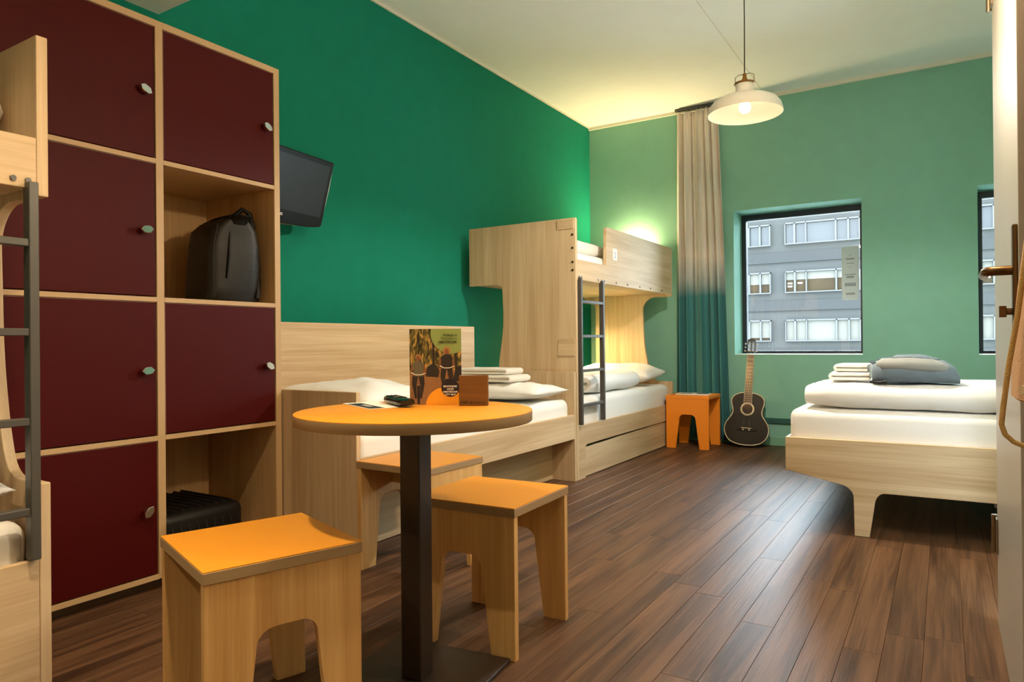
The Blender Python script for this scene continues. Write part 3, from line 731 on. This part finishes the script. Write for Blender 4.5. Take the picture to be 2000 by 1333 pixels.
MB().tube([(-.17, -.05, .10), (-.185, .0, .112), (-.17, .06, .10)], .010, 8).build('carry_handle', 'bag_navy', b2, smooth=True)
MB().loft([superring((x, .02, .115), 'X', ry, rz_, 24, 2.5, 2, .004) for x, ry, rz_ in ((-.16, .05, .012), (-.12, .075, .022), (-.05, .075, .02), (-.03, .05, .01))]).build('top_flap', 'bag_navy', b2, smooth=True)
MB().tube([(-.175, -.10, .012), (-.19, -.12, .008), (-.15, -.135, .006), (-.12, -.14, .012)], .008, 8).build('shoulder_strap', 'case_black', b2, smooth=True)

cb = thing('canvas_bag', 'tan canvas drawstring bag hanging beside the grey door', 'bag', (3.197, 1.27, .845))
hk = MB().tube([(XH, 1.27, 1.27), (XH - .045, 1.27, 1.265), (XH - .053, 1.27, 1.285)], .005, 8).build('coat_hook', 'steel')
tag(hk, 'small steel coat hook carrying the canvas bag', 'hook')
rb_ = []
for z, rx, ry in ((.0, .046, .12), (.003, .050, .128), (.08, .047, .125), (.17, .038, .105), (.24, .030, .075), (.30, .022, .045), (.33, .012, .02)):
    rb_.append([(rx * math.sin(a) * (1 + .05 * math.sin(5 * a + z * 9)), ry * math.cos(a) * (1 + .03 * math.sin(7 * a)), z) for a in [2 * math.pi * j / 40 for j in range(40)]])
MB().loft(rb_).build('body', 'canvas', cb, smooth=True)
MB().tube([(-.040, -.085, .018), (-.044, -.088, .018)], .0065, 16).build('eyelet', 'guitar_cream', cb, smooth=True)
MB().tube([(-.028, -.05, .27), (-.036, -.06, .20), (-.046, -.065, .12), (-.057, -.07, .05), (-.064, -.07, -.01), (-.066, -.07, -.032), (-.062, -.07, -.046), (-.052, -.07, -.056), (-.038, -.07, -.062), (-.02, -.07, -.06), (.0, -.07, -.045), (.01, -.07, -.01)], .0036, 8).build('rope', 'rope', cb, smooth=True)
MB().tube([(-.03, -.07, -.062), (-.028, -.07, -.078), (-.03, -.07, -.092)], [.004, .006, .008], 8).build('tassel', 'rope', cb)
MB().tube([(0, .0, .32), (0, 0, .40), (.004, 0, .424)], .0036, 8).build('loop', 'rope', cb)

# ------------------------------------------------------------------ guitar
def guitar():
    g = thing('acoustic_guitar', 'black acoustic guitar with cream binding leaning on the wall under the window', 'guitar', (1.585, 6.215, .022), 0)
    g.rotation_euler = (-.19, .045, .10)
    prof = [(0, .0), (.006, .07), (.03, .132), (.07, .168), (.125, .185), (.18, .178), (.225, .152), (.262, .128), (.295, .121), (.33, .127), (.37, .137), (.405, .134), (.435, .112), (.455, .07), (.462, .03), (.462, 0)]
    import bisect
    pts = []
    n = 90
    # smooth half outline through a Catmull-Rom chain
    def cr(t):
        k = min(int(t), len(prof) - 2); u = t - k
        p = [Vector(prof[max(0, min(len(prof) - 1, k + d))]) for d in (-1, 0, 1, 2)]
        return .5 * ((2 * p[1]) + (-p[0] + p[2]) * u + (2 * p[0] - 5 * p[1] + 4 * p[2] - p[3]) * u * u + (-p[0] + 3 * p[1] - 3 * p[2] + p[3]) * u ** 3)
    half = [cr((len(prof) - 1) * i / 44) for i in range(45)]
    out = [(max(0, q.y), q.x) for q in half]
    poly = [(x, z) for x, z in out] + [(-x, z) for x, z in out[-2:0:-1]]
    D = .092
    MB().prism(poly, .004, D, 'Y').build('body', 'guitar_side', g, smooth=True)
    MB().prism([(x * .985, .004 + z * .983) for x, z in poly], .0, .004, 'Y').build('soundboard', 'guitar_black', g)
    MB().tube([(x * .992, .002, .002 + z * .991) for x, z in poly], .0042, 6, closed=True).build('binding', 'guitar_cream', g, smooth=True)
    hz = .315
    MB().prism([(.042 * math.cos(a), hz + .042 * math.sin(a)) for a in [2 * math.pi * k / 40 for k in range(40)]], -.0012, .0, 'Y').build('sound_hole', 'guitar_hole', g)
    MB().tube([(.051 * math.cos(a), -.001, hz + .051 * math.sin(a)) for a in [2 * math.pi * k / 48 for k in range(48)]], .0085, 6, closed=True).build('rosette', 'guitar_cream', g, smooth=True)
    MB().box(-.085, .085, -.008, 0, .128, .15).build('bridge', 'guitar_side', g, bevel=.003)
    MB().box(-.042, .042, -.013, -.008, .147, .152).build('saddle', 'guitar_cream', g)
    for sx in (-.025, .025): MB().tube([(sx, -.008, .135), (sx, -.013, .135)], .006, 10).build('bridge_pin', 'guitar_cream', g)
    MB().box(-.027, .027, .0, .022, .44, .80).build('neck', 'guitar_side', g, bevel=.006)
    MB().prism([(-.031, .335), (.031, .335), (.026, .80), (-.026, .80)], -.006, -.0001, 'Y').build('fingerboard', 'guitar_finger', g)
    for sx in (-1, 1): MB().prism([(sx * .031, .345), (sx * .034, .345), (sx * .029, .80), (sx * .026, .80)], -.006, -.0001, 'Y').build('neck_binding', 'guitar_cream', g)
    for k in range(17):
        z = .80 - .455 * (1 - 2 ** (-(k + 1) / 12)) / (1 - 2 ** (-18 / 12)); hw = .026 + (.80 - z) / .465 * .005
        MB().box(-hw, hw, -.0075, -.006, z - .001, z + .001).build('fret', 'fret', g)
    MB().box(-.026, .026, -.009, .004, .80, .806).build('nut', 'guitar_cream', g)
    hd = MB()
    hd.prism(rounded([(-.028, .806, 0), (-.036, .85, 0), (-.034, .935, .01), (0, .952, .02), (.034, .935, .01), (.036, .85, 0), (.028, .806, 0), (.022, .815, 0), (.028, .85, 0), (.026, .92, .008), (.005, .92, .004), (.004, .815, 0), (-.004, .815, 0), (-.005, .92, .004), (-.026, .92, .008), (-.028, .85, 0), (-.022, .815, 0)], 0, 4), .002, .018, 'Y')
    hd.build('headstock', 'guitar_side', g)
    for sx in (-1, 1):
        for z in (.835, .867, .90):
            MB().tube([(sx * .035, .01, z), (sx * .047, .01, z)], .0025, 8).box(*sorted((sx * .046, sx * .056)), .004, .016, z - .007, z + .007).build('tuner', 'chrome', g, bevel=.001, seg=1)
            MB().tube([(sx * .005, .01, z), (sx * .03, .01, z)], .004, 8).build('tuner_post', 'guitar_cream', g)
    for k in range(6):
        x0 = -.024 + k * .0096; x1 = -.02 + k * .008
        MB().tube([(x0, -.014, .15), (x1, -.0105, .806)], .0008, 5).build('string', 'fret', g)
guitar()

# ------------------------------------------------------------------ curtain
cu = MB(); nu, nz_ = 180, 30; z0c, z1c = .03, 3.075
vs_ = []
for j in range(nz_ + 1):
    v = j / nz_; z = z0c + (z1c - z0c) * v
    xl = .905 + .022 * v; xr = 1.40 - .085 * v ** 1.3
    for i in range(nu + 1):
        u = i / nu
        fold = math.sin(2 * math.pi * (u * 5.2 + .3 * math.sin(u * 7) + .1)) * (.036 - .006 * v) + math.sin(2 * math.pi * u * 13.5 + 1.2) * (.006 + .012 * v * v) + math.sin(u * 9 + z * .8) * .008 * (1 - v)
        vs_.append((xl + (xr - xl) * u + .008 * math.sin(2 * math.pi * u * 6.2 + 1), 6.408 + fold * .9, z))
fs = []
for j in range(nz_):
    for i in range(nu):
        a = j * (nu + 1) + i; fs.append((a, a + 1, a + nu + 2, a + nu + 1))
cu.add(vs_, fs)
co = cu.build('curtain', 'curtain_dye', None, smooth=True, fix=False)
sm = co.modifiers.new('thickness', 'SOLIDIFY'); sm.thickness = .0025
tag(co, 'floor length curtain fading from beige to teal behind the orange stool', 'curtain')
cr_ = thing('curtain_rail', 'thin grey curtain rail fixed to the ceiling', 'curtain rail', (1.14, 6.408, ZC - .04))
MB().box(-.215, .29, -.014, .014, .014, .0395).build('track', 'ladder_grey', cr_, bevel=.002)
for k in range(9): MB().box(-.20 + k * .046, -.194 + k * .046, -.004, .004, -.008, .014).build('glider', 'trim_white', cr_)
MB().box(.255, .29, -.018, .018, -.006, .03).build('end_stop', 'ladder_grey', cr_, bevel=.003)

# ------------------------------------------------------------------ pendant lamps and downlights
def pendant(label, x, y, zrim, watts, tint):
    p = thing('pendant_lamp', label, 'lamp', (x, y, zrim))
    outp = [(.19, 0), (.188, .012), (.18, .04), (.160, .066), (.125, .083), (.085, .092), (.055, .098), (.047, .108), (.045, .155)]
    inn = [(r - .003, max(z - .003, .0)) for r, z in outp[:-1]] + [(.042, .150), (.0, .150)]
    MB().lathe(outp + [(.004, .155)] + [(.004, .150)] + inn[::-1][1:], 64, close=True).build('shade', 'lamp_shade', p, smooth=True, fix=True)
    MB().lathe([(.0, .1555), (.052, .1555), (.054, .159), (.052, .163), (.0, .163)], 32).build('cap_ring', 'brass', p, smooth=True)
    MB().lathe([(.0, .163), (.014, .163), (.014, .185), (.010, .19), (.010, .21), (.005, .215), (.0, .215)], 20).build('lamp_holder', 'brass', p, smooth=True)
    MB().tube([(.048, 0, .16), (.048, 0, .20), (.03, 0, .21), (-.03, 0, .21), (-.048, 0, .20), (-.048, 0, .16)], .002, 6).build('bracket', 'steel', p)
    MB().tube([(0, 0, .214), (.002, 0, .5), (0, 0, ZC - zrim - .02)], .003, 8).build('cord', 'cord_dark', p)
    MB().lathe([(.0, 0), (.045, 0), (.05, .02), (.0, .02)], 24, (0, 0, ZC - zrim - .0205)).build('ceiling_rose', 'trim_white', p)
    MB().lathe([(.0, .07), (.014, .07), (.014, .149), (.0, .149)], 16).build('socket', 'trim_white', p)
    bp = [(.0, .004)] + [(.03 * math.sin(t), .034 - .03 * math.cos(t)) for t in (.4, .8, 1.2, 1.6, 2.0, 2.4)] + [(.014, .0695), (.0, .0695)]
    MB().lathe(bp, 24).build('bulb', 'bulb', p, smooth=True)
    ld = bpy.data.lights.new('bulb_light', 'SPOT'); ld.energy = watts; ld.color = tint; ld.spot_size = math.radians(172); ld.spot_blend = .25; ld.shadow_soft_size = .03
    lo_ = bpy.data.objects.new('bulb_light', ld); COL.objects.link(lo_); lo_.parent = p; lo_.location = (0, 0, -.002)
pendant('white enamel pendant lamp hanging in front of the curtain and window', 2.187, 3.75, 2.122, PENDANT_W, SOFT)
# the locker shadows show a lamp on the entrance side, low on the right, out of the picture
ed = bpy.data.lights.new('entrance_lamp_offscreen', 'POINT'); ed.energy = ENTRY_W; ed.color = WARM; ed.shadow_soft_size = .05
eo = bpy.data.objects.new('entrance_lamp_offscreen', ed); COL.objects.link(eo); eo.location = (2.9, 2.0, 2.0)

def spotlight(name, label, x, y, z=ZS):
    d = thing('ceiling_spot_' + name + '_offscreen', label, 'lamp', (x, y, z), 0, 'ceiling spots by the entrance')
    MB().lathe([(.050, -.09), (.050, -.0005), (.004, -.0005), (.004, -.036), (.046, -.036), (.046, -.09)], 32, close=True).build('can', 'trim_white', d, smooth=True)
    MB().lathe([(.0, -.040), (.044, -.040), (.044, -.0375), (.0, -.0375)], 32).build('glow_' + name + '_offscreen', 'downlight_glow', d)
# one mirrored in the window pane, one given by the steep shadow edge in the open locker
spotlight('entrance', 'round white can spot on the lowered ceiling near the entrance', 1.59, -.40)
spotlight('locker', 'round white can spot on the lowered ceiling in front of the lockers', 1.80, .75)

# ------------------------------------------------------------------ outside
MB().box(-60, 60, 8, 120, -9.2, -9.0).build('ground', 'pale_paving', kind='structure')  # unseen pale concrete paving, toned light to bounce daylight up to the ceiling
def office():
    Yf = 50.0
    r = thing('office_building', 'grey office building with ribbon windows seen through the room windows', 'building', (0, Yf, -9.0))
    x0, x1, zt = -26, 24, 19.3
    MB().box(x0, x1, .35, 9, 0, zt).build('wall', 'facade', r)
    zs = [9.0 + .90 + 3.29 * j for j in (-2, -1, 0, 1, 2)]
    for z in zs:
        MB().box(x0, x1, .20, .35, z - 1.25, z - .55).build('spandrel', 'facade_band', r)
    fr = [(.012, .125), (.15, .285), (.30, .68), (.70, .84), (.862, .985)]
    gw = 4.62
    for j, z in enumerate(zs):
        for k in range(-3, 5):
            X = -6.10 + k * 5.55
            wn = MB()
            e = [0] + [q for ab in fr for q in ab] + [1]
            for q in range(0, len(e), 2): wn.box(X + e[q] * gw, X + e[q + 1] * gw, .05, .35, z, z + 1.40)
            wn.box(X, X + gw, .05, .35, z - .06, z + .01); wn.box(X, X + gw, .05, .35, z + 1.33, z + 1.42)
            wo = wn.build('window', 'facade_frame', r)
            for q, (a, b) in enumerate(fr):
                xa, xb = X + a * gw, X + b * gw
                if j == 4: m, bl_ = 'facade_pale', 0
                elif j == 2: m, bl_ = 'facade_glass', (1.0 if (k % 2 == 0 or q < 3) else .86)
                elif j == 3: m, bl_ = 'facade_glass', (.38 if k % 2 == 0 else .55)
                else: m, bl_ = 'facade_glass', (.5 if (k + q) % 2 else .15)
                MB().box(xa, xb, .27, .30, z + .01, z + 1.33).build('pane', m, wo)
                if bl_: MB().box(xa + .01, xb - .01, .24, .26, z + 1.33 - 1.32 * bl_, z + 1.32).build('blind', 'facade_blind', wo)
                if j == 3 and q in (0, 1):
                    for dz in (.55, .35)[:2 - q]: MB().box(xa + .1, xa + .38, .24, .262, z + dz, z + dz + .08).build('ceiling_lamp', 'facade_lamp', wo)
    MB().box(x0, x1, .1, .6, zt, zt + .35).build('parapet', 'facade_band', r)
office()
